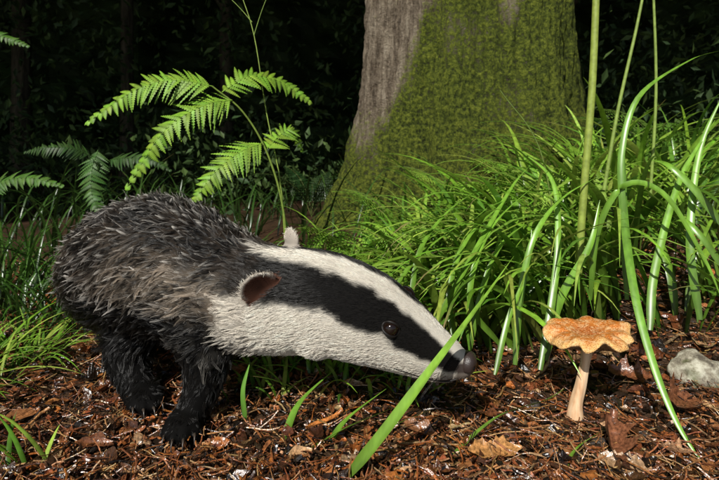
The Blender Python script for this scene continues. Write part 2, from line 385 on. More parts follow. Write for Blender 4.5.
def small_frond(B,root,az,L,th0=.3,th1=1.9,col=GF,n=16,wk=.5,droop=True):
    p=Vector(root); pts=[p.copy()]; st=L/n
    for i in range(n):
        th=th0+(th1-th0)*((i+.5)/n)**1.2
        p=p+Vector((math.cos(az)*math.sin(th),math.sin(az)*math.sin(th),math.cos(th)))*st; pts.append(p.copy())
    tube(B,pts,.0018,.0006,(.13,.17,.04),5)
    for i in range(4,n+1):
        t=(pts[min(n,i+1)]-pts[i-1]).normalized(); side=Vector((-math.sin(az),math.cos(az),0)); nn=t.cross(side); 
        if nn.z<0: nn=-nn
        s=(i-3)/(n-3); Lw=L*wk*.5*math.sin(PI*min(1,s*.75+.22))**.9*(1-.55*s)+.004
        for sg in (-1,1):
            d=(side*sg+t*.35).normalized(); k=7
            q=[pts[i]+d*Lw*u/k-nn*Lw*.25*(u/k)**2 for u in range(k+1)]
            for u in range(1,k+1):
                for s2 in (-1,1):
                    pinnule(B,q[u],(t*s2+d*.5),nn,st*.62*(1-.8*u/k)+.002,Lw/k*.9,vary(col,.15),2)
def fern_plant(name,x,y,n,L,azs=None,col=GF,z=None,th0=(.15,.5),th1=(1.4,2.1)):
    B=Buf()
    for i in range(n):
        az=azs[i] if azs else 2*PI*i/n+random.uniform(-.3,.3)
        small_frond(B,(x,y,height(x,y) if z is None else z),az,L*random.uniform(.8,1.1),random.uniform(*th0),random.uniform(*th1),vary(col,.2))
    B.obj(name,M_fern)
fern_plant('fern',-.12,1.18,5,.30)
fern_plant('fern',.02,1.28,5,.30)
fern_plant('fern',.14,1.45,5,.36)
fern_plant('fern',.36,1.55,6,.42)
fern_plant('fern',.60,1.62,5,.38)
fern_plant('fern',-.25,2.5,5,.4,col=(.02,.05,.012))  # shade at the back left put into this fern's near-black green
fern_plant('fern',1.25,1.9,6,.6,col=(.12,.25,.03))

# ---------------------------------------------------------------- tree
tr=NT('mossy_bark')
pz=tr.geo((1,1,.14)); bn=tr.noise(34,6,.75,pz); big=tr.noise(2.6,3,.6,tr.geo((1,1,.7))); mn=tr.noise(60,5,.75,tr.geo())
bc=tr.ramp(bn.outputs[0],[(.36,(.05,.034,.022)),(.47,(.19,.145,.10)),(.58,(.40,.33,.24)),(.75,(.58,.51,.40))])
bc2=tr.mix(.3,bc.outputs[0],tr.ramp(mn.outputs[0],[(.4,(.08,.055,.035)),(.62,(.46,.38,.28))]).outputs[0])
a=tr.n('ShaderNodeAttribute',attribute_name='col')
mf=tr.n('ShaderNodeMath',operation='MULTIPLY_ADD'); tr.l(big.outputs[0],mf.inputs[0]); mf.inputs[1].default_value=1.3; tr.l(a.outputs['Fac'],mf.inputs[2])
mf2=tr.n('ShaderNodeMath',operation='MULTIPLY_ADD'); tr.l(mn.outputs[0],mf2.inputs[0]); mf2.inputs[1].default_value=1.1; tr.l(mf.outputs[0],mf2.inputs[2])
mr2=tr.n('ShaderNodeMapRange'); tr.l(mf2.outputs[0],mr2.inputs[0]); mr2.inputs[1].default_value=1.44; mr2.inputs[2].default_value=1.70
mc=tr.ramp(mn.outputs[0],[(.36,(.015,.020,.004)),(.47,(.075,.10,.012)),(.60,(.19,.225,.025)),(.75,(.32,.34,.05))])
col=tr.mix(mr2.outputs[0],bc2,mc.outputs[0])
bb=tr.n('ShaderNodeMath',operation='ADD'); tr.l(bn.outputs[0],bb.inputs[0]); tr.l(mn.outputs[0],bb.inputs[1])
M_bark=tr.pbr(col,.85,.2,bb.outputs[0],1.0,.035)
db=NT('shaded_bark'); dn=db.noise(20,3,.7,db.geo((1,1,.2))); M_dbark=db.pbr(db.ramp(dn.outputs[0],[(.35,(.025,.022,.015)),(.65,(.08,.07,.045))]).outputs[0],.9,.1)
TX,TY=.53,2.35
def trunk_mesh(name,TX,TY,prof,ztop,na,nz,lobe,moss,mat,parent=None,zb=None):
    V=[];C=[]; Fs=[]
    for j in range(nz):
        u=j/(nz-1); z=(zb or 0)+ (ztop-(zb or 0))*u**1.9
        r0=np.interp(z,[p[0] for p in prof],[p[1] for p in prof])
        for i in range(na):
            an=2*PI*i/na; fl=max(0,1-z/1.0)
            k=1+lobe*(.05+.13*fl**2)*math.sin(an*4+.8)+lobe*.05*math.sin(an*7+2+z*.5)
            dr=noise.noise(Vector((math.cos(an)*5,math.sin(an)*5,z*1.2)))*.03+noise.noise(Vector((math.cos(an)*16,math.sin(an)*16,z*3)))*.016
            dr+=(abs(noise.noise(Vector((math.cos(an)*30,math.sin(an)*30,z*4.0)))))*.034
            dr+=noise.noise(Vector((math.cos(an)*30,math.sin(an)*30,z*22)))*.010
            r=r0*k+dr*lobe
            V.append((TX+r*math.cos(an),TY+r*math.sin(an),z))
            m=moss(an,z); C.append((m,m,m))
    for j in range(nz-1):
        for i in range(na): a=j*na+i; b=j*na+(i+1)%na; Fs.append((a,b,b+na,a+na))
    return mesh_obj(name,V,Fs,mat,C,parent)
def moss(an,z):
    d=(math.degrees(an)+360)%360
    lim=.58+.62*sst(205,245,d)
    up=1-sst(lim-.28,lim+.25,z)
    strip=math.exp(-((d-278)/8)**2)*.42*sst(.8,1.05,z)
    return .06+.60*up-strip+.28*sst(288,316,d)
tree=empty('tree')
trunk_mesh('trunk',TX,TY,[(0,.66),(.2,.585),(.35,.54),(.6,.495),(.9,.465),(1.2,.45),(3,.42),(8,.30)],8.0,360,300,1,moss,M_bark,tree,.0)
def limb(P,r0,r1,parent,mat=None):
    B=Buf(); tube(B,catm([Vector(p) for p in P],14),r0,r1,(0,0,0),12); B.obj('limb',mat or M_bark,parent)
limb([(TX,TY,4.5),(TX-1.2,TY+.6,6),(TX-2.6,TY+1.5,7)],.16,.05,tree)
limb([(TX,TY,5.2),(TX+1.3,TY+.9,6.6),(TX+2.5,TY+1.8,7.4)],.15,.05,tree)
limb([(TX,TY,7.0),(TX+.2,TY+1.2,8.4),(TX+.2,TY+2.5,9.4)],.15,.05,tree)
for i,(x,y,r) in enumerate(((-3.2,6.6,.08),(-4.8,6.8,.12),(3.8,9,.25),(-2.0,7.2,.1))):
    t=empty('tree'); trunk_mesh('trunk',x,y,[(0,r*1.5),(.4,r*1.1),(1,r),(8,r*.6)],7.0,28,24,.4,lambda a,z:.2,M_dbark,t)
    limb([(x,y,3.2),(x+.5,y-.3,3.8),(x+1.0,y-.5,4.9)],r*.35,.01,t,M_dbark); limb([(x,y,2.6),(x-.5,y-.3,3.5),(x-.9,y-.2,4.4)],r*.3,.01,t,M_dbark)
def leaf_cloud(name,P,size,cols,parent=None):
    N=len(P); d=rng.normal(size=(N,3)); d/=np.linalg.norm(d,axis=1)[:,None]; e=rng.normal(size=(N,3)); e[:,2]*=.5
    e-=d*(e*d).sum(1)[:,None]; e/=np.linalg.norm(e,axis=1)[:,None]; n=np.cross(d,e)
    s=(size*rng.uniform(.6,1.3,N))[:,None]
    v=np.stack([P-d*s,P+e*s*.42-d*s*.1+n*s*.1,P+d*s,P-e*s*.42-d*s*.1+n*s*.1],1).reshape(-1,3)
    f=[(4*i,4*i+1,4*i+2,4*i+3) for i in range(N)]
    c=np.repeat(np.array(cols)[rng.integers(0,len(cols),N)]*rng.uniform(.6,1.3,N)[:,None],4,axis=0)
    return mesh_obj(name,v,f,M_leafdark,c,parent,smooth=False)
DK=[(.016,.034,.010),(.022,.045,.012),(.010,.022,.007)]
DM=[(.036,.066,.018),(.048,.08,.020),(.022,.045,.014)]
def blobs(n,lo,hi,r,per):
    c=rng.uniform(lo,hi,(n,3)); P=np.repeat(c,per,0)+rng.normal(size=(n*per,3))*np.repeat(rng.uniform(.6,1.2,n)*r,per)[:,None]; return P
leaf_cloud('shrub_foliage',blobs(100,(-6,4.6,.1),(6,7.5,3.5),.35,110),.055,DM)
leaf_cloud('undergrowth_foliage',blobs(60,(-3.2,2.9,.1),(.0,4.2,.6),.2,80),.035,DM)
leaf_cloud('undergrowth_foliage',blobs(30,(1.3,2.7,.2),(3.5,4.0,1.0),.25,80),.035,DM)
def bumpy(name,nu,nv,fn,cols):
    V=[fn(i/(nu-1),j/(nv-1)) for j in range(nv) for i in range(nu)]
    Fs=[(j*nu+i,j*nu+i+1,(j+1)*nu+i+1,(j+1)*nu+i) for j in range(nv-1) for i in range(nu-1)]
    C=[vary(random.choice(cols),.4) for _ in V]
    return mesh_obj(name,V,Fs,M_leafdark,C,smooth=False)
def sun_blocker(u,v):  # unseen overhead sheet added to keep sun off the background
    x=-24+46*u; e0=-2.5-1.6*sst(-3.7,-4.6,x); y=e0+(24-e0)*v; q=Vector((x*.6,y*.6,0)); edge=.3*noise.noise(Vector((x*1.3,0,3)))  # front edge shaped so its shadow reaches nearer on the left
    return (x,y+edge*(1-v),6.0+(.8*noise.noise(q)+.5*noise.noise(q*3))*min(1,v*8)-1.5*(v>.5)*(v-.5))
bumpy('sun_blocker_canopy',120,80,sun_blocker,DK)
P=rng.uniform((-14,-1.0,4.9),(14,12,5.9),(4000,3)); leaf_cloud('sun_blocker_leaves',P,.13,DK)  # loose leaves added under the unseen sun-blocking sheet
def wall(u,v):
    an=R(-15+210*u); r=13+1.0*noise.noise(Vector((u*30,v*9,0)))+.6*noise.noise(Vector((u*90,v*25,5)))
    return (r*math.cos(an)*1.4,r*math.sin(an)*.95+.0,-.5+9*v)
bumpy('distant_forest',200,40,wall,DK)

# ---------------------------------------------------------------- mushroom
mush=empty('mushroom')
mp=gp(578,424,0); ct=Vector((mp.x+.013,mp.y,.129))
cap=NT('mushroom_cap'); a=cap.n('ShaderNodeAttribute',attribute_name='col'); cn=cap.noise(130,5,.75,cap.geo()); cn2=cap.noise(520,3,.7,cap.geo())
cc=cap.mix(cap.ramp(cn.outputs[0],[(.47,(0,0,0)),(.60,(.75,.75,.75))]).outputs[0],a.outputs['Color'],(.82,.55,.27))
cs=cap.ramp(cn2.outputs[0],[(.36,(.55,.42,.35)),(.52,(1.05,)*3)]); cc=cap.mix(1.0,cc,cs.outputs[0],'MULTIPLY')
M_cap=cap.pbr(cc,.38,.5,cn2.outputs[0],.9,.0025)
V=[];C=[];Fs=[]; na=320
RR=.057
def rim(an): return RR*(1+.04*math.sin(an*2+.5)+.03*math.sin(an*5+1)+.03*math.sin(an*9)+.02*math.sin(an*17)-.16*math.exp(-(((an-5.5+PI)%(2*PI)-PI)/.09)**2)-.10*math.exp(-(((an-4.1+PI)%(2*PI)-PI)/.06)**2))
def wav(an): return .0030*math.sin(an*3+.6)+.0022*math.sin(an*7)+.0020*math.sin(an*11+1)
top=[(0,-.0045),(.1,-.004),(.25,-.002),(.4,.001),(.55,.003),(.7,.0038),(.82,.003),(.92,.0006),(.98,-.0028),(1.0,-.005)]
bot=[(.985,-.0068),(.93,-.0070),(.8,-.009),(.6,-.013),(.4,-.017),(.25,-.021),(.12,-.024)]
rings=[(t,z,0) for t,z in top]+[(t,z,1) for t,z in bot]
for t,z,under in rings:
    for i in range(na):
        an=2*PI*i/na; r=rim(an)*t
        zz=z+wav(an)*t**3*1.4
        if under: zz+= (.0024 if i%2 else -.0016)*(1 if t<.97 else .3)
        else: zz+=.0026*noise.noise(Vector((math.cos(an)*r*60,math.sin(an)*r*60,0)))+.0012*noise.noise(Vector((math.cos(an)*r*200,math.sin(an)*r*200,0)))
        V.append(ct+Vector((r*math.cos(an),r*math.sin(an),zz+ .05*r*math.cos(an)+.02*r*math.sin(an))))
        if under: C.append((.80,.52,.26) if i%2 else (.5,.28,.12))
        else:
            k=sst(.76,1,t+.10*noise.noise(Vector((math.cos(an)*4,math.sin(an)*4,t*4)))); b=(.66,.21,.03) if t>.25 else (.50,.14,.02)
            C.append(tuple(b[q]*(1-k)+(.86,.52,.18)[q]*k for q in range(3)))
nr=len(rings)
for j in range(nr-1):
    for i in range(na): p=j*na+i; q=j*na+(i+1)%na; Fs.append((p,q,q+na,p+na) )
mesh_obj('cap',V,Fs,M_cap,C,mush)
sm=NT('mushroom_stem'); sn=sm.noise(90,4,.6,sm.geo((1,1,.15))); M_ms=sm.pbr(sm.ramp(sn.outputs[0],[(.35,(.54,.30,.15)),(.6,(.84,.60,.38))]).outputs[0],.55,.35,sn.outputs[0],.5,.001)
B=Buf(); pts=catm([mp+Vector((-.005,0,-.008)),mp+Vector((-.002,0,.03)),mp+Vector((.007,0,.07)),ct+Vector((0,0,-.018))],24)
k=24
for i,p in enumerate(pts):
    s=i/24; r=np.interp(s,[0,.1,.3,.8,.93,1],[.0098,.0122,.0088,.0060,.0076,.014])
    for j in range(k): an=2*PI*j/k; rr=r*(1+.06*math.sin(an*3+s*3)+.04*math.sin(an*7)+.05*math.sin(s*17+an)); B.v.append(p+Vector((rr*math.cos(an),rr*math.sin(an),0))); B.c.append((1,1,1))
for i in range(24):
    for j in range(k): a_=i*k; B.f.append((a_+j,a_+(j+1)%k,a_+k+(j+1)%k,a_+k+j))
B.obj('stem',M_ms,mush)

# ---------------------------------------------------------------- badger
badger=empty('badger')
ST=[(461,364,.592,.020,.017,.34),(450,361,.596,.029,.024,.38),(432,353,.601,.037,.031,.40),(405,337,.610,.050,.042,.42),(370,318,.620,.061,.056,.44),(330,303,.634,.066,.064,.40),
    (292,299,.652,.070,.068,.32),(262,297,.670,.074,.072,.2),(225,288,.695,.085,.081,.08),(182,272,.740,.103,.099,0),(148,267,.80,.114,.109,0),(122,270,.87,.100,.104,0),(114,275,.94,.060,.065,0)]
SC=[E(*s[:3]) for s in ST]
NS=len(ST)
TG=[(SC[min(NS-1,i+1)]-SC[max(0,i-1)]).normalized() for i in range(NS)]
lat=[];ups=[]
for i in range(NS):
    u=Vector((0,0,1)); s=TG[i].cross(u).normalized()
    if s.y<0: s=-s
    u=(u+s*-ST[i][5]).normalized(); u=(u-TG[i]*u.dot(TG[i])).normalized(); s=TG[i].cross(u); s=s if s.y>0 else -s
    lat.append(s.normalized()); ups.append(u)
bm=bmesh.new()
def loft(cs,rv,rw,ups,lats,seg=28,power=2.0):
    rings=[]
    for c,a,b,u,l in zip(cs,rv,rw,ups,lats):
        rings.append([bm.verts.new(c+u*a*math.cos(t)+l*b*math.sin(t)) for t in [2*PI*k/seg for k in range(seg)]])
    for r1,r2 in zip(rings,rings[1:]):
        for k in range(seg): bm.faces.new((r1[k],r1[(k+1)%seg],r2[(k+1)%seg],r2[k]))
    bm.faces.new(rings[0]); bm.faces.new(rings[-1][::-1])
def interp(arr,n):
    return catm([Vector((a,0,0)) if not isinstance(a,Vector) else a for a in arr],n)
n=48
cs=interp(SC,n); rv=[max(.004,v.x) for v in interp([s[3] for s in ST],n)]; rw=[max(.004,v.x) for v in interp([s[4] for s in ST],n)]
uu=[v.normalized() for v in interp(ups,n)]; ll=[v.normalized() for v in interp(lat,n)]
loft(cs,rv,rw,uu,ll)
def ell(c,rx,ry,rz,M=None,cup=0):
    r=bmesh.ops.create_icosphere(bm,subdivisions=4 if cup else 3,radius=1)
    for v in r['verts']:
        q=Vector((v.co.x*rx,v.co.y*ry,v.co.z*rz+cup*((v.co.x**2+v.co.y**2)-.5))); v.co=c+(M@q if M else q)
ell(SC[-1],.06,.05,.056); ell(SC[0],.017,.016,.018)
def legchain(P,rad,seg=16):
    c=catm(P,16); r=[v.x for v in catm([Vector((a,0,0)) for a in rad],16)]
    us=[];ls=[]
    for i in range(len(c)):
        t=(c[min(16,i+1)]-c[max(0,i-1)]).normalized(); u=t.cross(Vector((0,1,0.1))).normalized(); us.append(u); ls.append(t.cross(u))
    loft(c,r,r,us,ls,seg)
toes=[]
def paw(c,head,s=1.0):
    h=Vector((math.cos(head),math.sin(head),0)); l=Vector((-h.y,h.x,0)); gz=height(c.x,c.y)
    Mx=Matrix((h,l,Vector((0,0,1)))).transposed()
    base=Vector((c.x,c.y,gz+.016*s))
    ell(base+h*.010*s,.027*s,.022*s,.015*s,Mx)
    for k,(o,f) in enumerate(((-1.6,.020),(-.6,.030),(.45,.031),(1.4,.022))):
        tc=base+h*f*s+l*o*.0105*s-Vector((0,0,.003)); ell(tc,.013*s,.0068*s,.0085*s,Mx)
        toes.append((tc+h*.010*s,(h+l*o*.08).normalized(),s))
def leg(P,rad,head,s=1.0): legchain(P,rad); paw(P[-1]-Vector((math.cos(head),math.sin(head),0))*.008,head,s)
leg([E(200,320,.675),E(207,358,.665),E(202,388,.655),E(191,415,.642),E(185,428,.632)],[.052,.036,.026,.022,.021],R(-80),1.15)
leg([E(150,300,.77),E(130,345,.745),E(133,375,.725),E(142,398,.705),E(146,405,.70)],[.055,.041,.028,.023,.021],R(-60),1.15)
for dx,dy in ((-.045,-.02),(.07,.06)):
    b=Vector((-.39+dx,.89+dy,0))
    leg([b+Vector((0,0,.15)),b+Vector((.03,-.03,.10)),b+Vector((-.015,.015,.055)),b+Vector((-.005,.005,.02)),b+Vector((.0,-.0,.016))],[.065,.050,.03,.022,.021],R(-50),1.1)
tb=SC[-1]; legchain([tb+Vector((0,.03,.02)),tb+Vector((-.02,.07,-.005)),tb+Vector((-.03,.11,-.05)),tb+Vector((-.035,.13,-.08))],[.028,.022,.016,.008])
# ears
ear_c=[]
sI=6.1; i0=int(sI); fr=sI-i0
ec=SC[i0].lerp(SC[i0+1],fr); eu=ups[i0]; el=lat[i0]; et=TG[i0]
ER={-1:(.0260,.0245),1:(.0195,.0180)}
for sg in (-1,1):
    ph=R(50 if sg<0 else 30)
    base=ec+eu*.070*math.cos(ph)+el*sg*.068*math.sin(ph)
    outw=(eu*math.cos(ph)*1.2+el*sg*math.sin(ph)*.6+et*.30).normalized()
    nrm=(-et*.55+el*sg*.95).normalized(); w=outw.cross(nrm).normalized(); nrm=w.cross(outw)
    Mx=Matrix((w,outw,nrm)).transposed(); c=base+outw*(.009)
    ell(c,ER[sg][0],ER[sg][1],.0048,Mx,.007 if sg<0 else .004)
    ear_c.append((c,Mx,sg))
ell(SC[4]+ups[4]*.028,.04,.03,.03); ell(SC[5]-ups[5]*.02-lat[5]*.02,.05,.045,.04)
me=bpy.data.meshes.new('tmp'); bm.to_mesh(me); bm.free()
tmp=link(bpy.data.objects.new('tmp',me))
m=tmp.modifiers.new('r','REMESH'); m.mode='VOXEL'; m.voxel_size=.0030
m=tmp.modifiers.new('s','SMOOTH'); m.factor=.5; m.iterations=5
dg=bpy.context.evaluated_depsgraph_get(); dg.update()
bme=bpy.data.meshes.new_from_object(tmp.evaluated_get(dg)); bpy.data.objects.remove(tmp)
bme.name='body'; body=link(bpy.data.objects.new('body',bme),badger)
bme.polygons.foreach_set('use_smooth',[True]*len(bme.polygons))
Cn=np.array([list(v) for v in SC]); RV=np.array([s[3] for s in ST]); RW=np.array([s[4] for s in ST]); UP=np.array([list(v) for v in ups]); LT=np.array([list(v) for v in lat])
def param(P):
    N=len(P); best=np.full(N,1e9); S=np.zeros(N)
    for i in range(NS-1):
        a=Cn[i];d=Cn[i+1]-a; t=np.clip(((P-a)@d)/(d@d),0,1); q=a+t[:,None]*d
        r=(RV[i]+RV[i+1])*.5; ds=np.linalg.norm(P-q,axis=1)/ (r+.02); m=ds<best; best[m]=ds[m]; S[m]=i+t[m]
    i=np.minimum(S.astype(int),NS-2); f=(S-i)[:,None]
    c=Cn[i]*(1-f)+Cn[i+1]*f; u=UP[i]*(1-f)+UP[i+1]*f; l=LT[i]*(1-f)+LT[i+1]*f; tg=Cn[i+1]-Cn[i]; tg/=np.linalg.norm(tg,axis=1)[:,None]
    rv_=RV[i]*(1-f[:,0])+RV[i+1]*f[:,0]; rw_=RW[i]*(1-f[:,0])+RW[i+1]*f[:,0]
    o=P-c; cu=(o*u).sum(1)/rv_; cl=(o*l).sum(1)/rw_
    phi=np.degrees(np.arctan2(np.abs(cl),cu)); rat=np.hypot(cu,cl)
    return S,phi,rat,tg,cl
def ss(a,b,x): t=np.clip((x-a)/(b-a),0,1); return t*t*(3-2*t)
def vn(P,sc):
    return np.array([noise.noise(Vector(p)*sc) for p in P])
WHT=np.array((.90,.83,.71)); BLK=np.array((.010,.009,.008)); GRY=np.array((.045,.037,.031)); BEI=np.array((.46,.37,.28)); EAR=np.array((.15,.065,.042))
def fur_col(P):
    S,phi,rat,tg,cl=param(P)
    n1=vn(P,38)*.5+vn(P+3,90)*.5
    ph=phi+n1*11
    p1=np.interp(S,[0,1,2,3.4,5,6,7,8],[50,31,24,17,13,12,7,0]); p2=np.interp(S,[0,1,2,3.4,5,6,6.6,7.2,8],[90,80,72,65,60,62,66,64,50])
    blk=ss(-5,5,ph-p1)*(1-ss(-5,5,ph-p2))
    head=WHT[None]*(1-.16*np.clip(n1+.3,0,1))[:,None]*(1-blk[:,None])+BLK[None]*blk[:,None]
    k=ss(150,170,ph)*.4; head=head*(1-k[:,None])+np.array((.25,.2,.16))*k[:,None]
    k=(1-ss(.4,1.3,S))*.75*ss(30,55,ph); head=head*(1-k[:,None])+np.array((.10,.075,.065))*k[:,None]
    k=(1-ss(1.2,2.6,S))*.5*ss(80,100,ph); head=head*(1-k[:,None])+np.array((.26,.19,.15))*k[:,None]
    z=P[:,2]
    b=ss(46,70,ph)*(1-ss(90,112,ph))*(1-ss(8.4,10.0,S+n1*.6)) ; body_=GRY[None]*(1-b[:,None])+BEI[None]*b[:,None]
    streak=np.clip(.45+n1*1.8,0,1)*.5*(1-ss(85,115,ph)); body_=body_*(1-streak[:,None])+np.array((.20,.145,.10))*streak[:,None]
    low=ss(94,118,ph+n1*10)*ss(7.0,7.9,S); low=np.maximum(low,(1-ss(.09,.14,z))*ss(7.6,8.4,S)); body_=body_*(1-low[:,None])+BLK[None]*low[:,None]
    kb=ss(6.5,8.2,S+n1*.5)
    c=head*(1-kb[:,None])+body_*kb[:,None]
    lg=(rat>1.22)&(z<.15)&(S>7.3); c[lg]=BLK
    earm=np.zeros(len(P),bool)
    for (ecn,Mx,sg) in ear_c:
        q=(P-np.array(ecn))@np.array(Mx); rr=ER[sg]
        e=np.hypot(q[:,0]/rr[0],q[:,1]/rr[1]); inside=(e<1.12)&(np.abs(q[:,2])<.011)&(q[:,1]>-.012)
        earm|=inside; edge=ss(.72,.90,e)*ss(-.006,.006,q[:,1])
        if sg>0: edge=np.maximum(edge,.75)
        cc=EAR[None]*(.35+.9*e[:,None])*(1-edge[:,None])+np.array((.88,.80,.68))*edge[:,None]; c[inside]=cc[inside]
    return c,S,phi,rat,tg,lg,earm,cl
nv=len(bme.vertices); co=np.empty(nv*3); bme.vertices.foreach_get('co',co); co=co.reshape(-1,3)
c,S,*_=fur_col(co)
ca=bme.color_attributes.new('col','FLOAT_COLOR','POINT'); cc=np.ones((nv,4),dtype=np.float32)
cc[:,:3]=c*np.interp(S,[0,5,7,8],[.6,.55,.4,.22])[:,None]; ca.data.foreach_set('color',cc.ravel())
M_skin=plain_attr('badger_skin',.8,.08)
bme.materials.clear(); bme.materials.append(M_skin)
bvh=BVHTree.FromPolygons([Vector(v) for v in co],[tuple(p.vertices) for p in bme.polygons])
eyem=NT('badger_eye'); M_eye=eyem.pbr((.010,.005,.003),.05,.55)
lid=NT('eyelid_skin'); M_lid=lid.pbr((.008,.006,.005),.5,.25)
eyes=[]
sE=3.38
ecn=SC[3].lerp(SC[4],sE-3); eU=ups[3].lerp(ups[4],.4).normalized(); eL=lat[3].lerp(lat[4],.4).normalized()
for sg in (-1,1):
    d=(eU*math.cos(R(43))+eL*sg*math.sin(R(43))).normalized()
    hit,nr,_,_=bvh.ray_cast(ecn+d*.2,-d)
    eyes.append(hit)
    b2=bmesh.new(); bmesh.ops.create_uvsphere(b2,u_segments=32,v_segments=20,radius=.0098)
    for v in b2.verts: v.co+=hit-nr*.0026
    me=bpy.data.meshes.new('eye'); b2.to_mesh(me); b2.free(); me.materials.append(M_eye); me.polygons.foreach_set('use_smooth',[True]*len(me.polygons)); link(bpy.data.objects.new('eye',me),badger)
    tx=(TG[3]-nr*TG[3].dot(nr)).normalized(); ty=nr.cross(tx); B=Buf(); K=32; kk=8; ctr=hit-nr*.0026
    for i in range(K):
        an=2*PI*i/K; ex=.0106*math.cos(an); ey=.0076*math.sin(an)
        q=tx*ex+ty*ey; hgt=math.sqrt(max(0,.0103**2-min(.0103**2,q.length_squared)))
        cen=ctr+q+nr*max(hgt,.002); rd=q.normalized()
        for j in range(kk): w=2*PI*j/kk; B.v.append(cen+rd*.0018*math.cos(w)+nr*.0012*math.sin(w)); B.c.append((0,0,0))
    for i in range(K):
        for j in range(kk): B.f.append((i*kk+j,i*kk+(j+1)%kk,((i+1)%K)*kk+(j+1)%kk,((i+1)%K)*kk+j))
    B.obj('eyelid',M_lid,badger)
nm=NT('badger_nose'); nn_=nm.noise(900,3,.6,nm.geo()); M_nose=nm.pbr((.035,.024,.021),.3,.45,nn_.outputs[0],.5,.0008)
b2=bmesh.new(); bmesh.ops.create_icosphere(b2,subdivisions=5,radius=1)
hx=-TG[0]; hu=ups[0]; hl_=lat[0]; nc=SC[0]+hx*.008+hu*.004
for v in b2.verts:
    x,y,z=v.co; z2=z*(1+.15*(z>0)); k=1
    for sg in (-1,1):
        d=math.sqrt((y-sg*.50)**2+(z-.02)**2)
        if x>0: k-=.45*math.exp(-(d/.22)**2)
    k-=.12*math.exp(-(y/.09)**2)*(x>0)*(z<.3)
    xx=math.copysign(abs(x)**.8,x)
    p=nc+hx*xx*.0105*k+hl_*y*.0150*k*(1-.2*(z<-.2))+hu*z2*.0130*k; v.co=p
me=bpy.data.meshes.new('nose'); b2.to_mesh(me); b2.free(); me.materials.append(M_nose); me.polygons.foreach_set('use_smooth',[True]*len(me.polygons)); link(bpy.data.objects.new('nose',me),badger)
cl_=NT('claw_horn'); M_claw=cl_.pbr((.045,.034,.026),.35,.45)
B=Buf()
for (p,d,s) in toes:
    pts=[p+d*.011*s*u+Vector((0,0,.004*math.sin(u*2.2)-.0095*u*u)) for u in (0,.25,.5,.75,1)]
    tube(B,pts,.0022*s,.0004,(1,1,1),6)
B.obj('claws',M_claw,badger)
B=Buf(); mpts=[]
for s_ in np.linspace(.25,2.9,16):
    i=int(s_); f=s_-i; c0=SC[i].lerp(SC[i+1],f); u0=ups[i].lerp(ups[i+1],f); l0=lat[i].lerp(lat[i+1],f); ph=R(108+4*math.sin(s_*1.2))
    d=(u0*math.cos(ph)-l0*math.sin(ph)).normalized(); h_,n_,_,_=bvh.ray_cast(c0+d*.15,-d)
    if h_: mpts.append(h_+n_*.0024)
if len(mpts)>3: tube(B,mpts,.0015,.0005,(0,0,0),6); B.obj('mouth_line',M_lid,badger)

# ---- fur
bme.calc_loop_triangles()
nt=len(bme.loop_triangles); tri=np.empty(nt*3,dtype=np.int32); bme.loop_triangles.foreach_get('vertices',tri); tri=tri.reshape(-1,3)
vnm=np.empty(nv*3); bme.vertices.foreach_get('normal',vnm); vnm=vnm.reshape(-1,3)
A,Bv,Cv=co[tri[:,0]],co[tri[:,1]],co[tri[:,2]]; area=.5*np.linalg.norm(np.cross(Bv-A,Cv-A),axis=1); cen=(A+Bv+Cv)/3
Sc=param(cen)[0]; dens=np.interp(Sc,[0,3,6,8,12],[3.2,3.0,2.2,1.6,1.1]); dens*=np.where(cen[:,2]<.02,.6,1)
w=area*dens; w/=w.sum()
N=118000
ti=rng.choice(nt,N,p=w); u=rng.random(N); v=rng.random(N); fl=u+v>1; u[fl]=1-u[fl]; v[fl]=1-v[fl]
P=A[ti]*(1-u-v)[:,None]+Bv[ti]*u[:,None]+Cv[ti]*v[:,None]
Nn=vnm[tri[ti,0]]*(1-u-v)[:,None]+vnm[tri[ti,1]]*u[:,None]+vnm[tri[ti,2]]*v[:,None]; Nn/=np.linalg.norm(Nn,axis=1)[:,None]
keep=np.ones(N,bool)
for e in eyes: keep&=np.linalg.norm(P-np.array(e),axis=1)>.0106
keep&=np.linalg.norm(P-np.array(nc),axis=1)>.0155
P=P[keep];Nn=Nn[keep];N=len(P)
c,S,phi,rat,tg,lg,earm,cl=fur_col(P)
L=np.interp(S,[0,1,2,3,4,5,6,7,8,9,12.],[.0025,.0035,.005,.006,.008,.010,.012,.014,.016,.018,.020])
cheek=ss(85,120,phi)*ss(3.5,5,S)*(1-ss(6.0,7.0,S)); L*=1+.30*cheek
L[lg]=.010; L[earm]=.0065; L[P[:,2]<.03]=.005
guard=(rng.random(N)<.12)&(S>7.2)&~lg; L[guard]*=1.35
L*=rng.uniform(.65,1.2,N)
flow=tg.copy()
down=ss(7,9,S)*.35+.12; flow[:,2]-=down*np.where(phi>20,1,.2)
flow[lg]=np.array((0,.05,-1)); 
for (e0,Mx,sg) in ear_c:
    dd=(np.linalg.norm(P-np.array(e0),axis=1)<.034)&earm; q=(P[dd]-np.array(e0))+np.array(Mx)[:,1]*.02; flow[dd]=q/np.linalg.norm(q,axis=1)[:,None]
flow+=rng.normal(size=(N,3))*.14
cn=np.stack([vn(P,24),vn(P+7,24),vn(P+13,24)],1); flow+=cn*(.25+.65*ss(5,8,S))[:,None]
flow-=Nn*(flow*Nn).sum(1)[:,None]; flow/=np.linalg.norm(flow,axis=1)[:,None]+1e-9
lift=np.interp(S,[0,3,6,8,12],[.30,.30,.24,.26,.40])+.32*ss(7,9,S)*(1-ss(15,50,phi)); lift[guard]+=.12; lift[earm]=.12; lift=lift*(1+.2*rng.normal(size=N))
K=5
f=np.linspace(0,1,K)[None,:,None]
d0=Nn*lift[:,None]+flow*(1-lift[:,None]*.4); d0/=np.linalg.norm(d0,axis=1)[:,None]
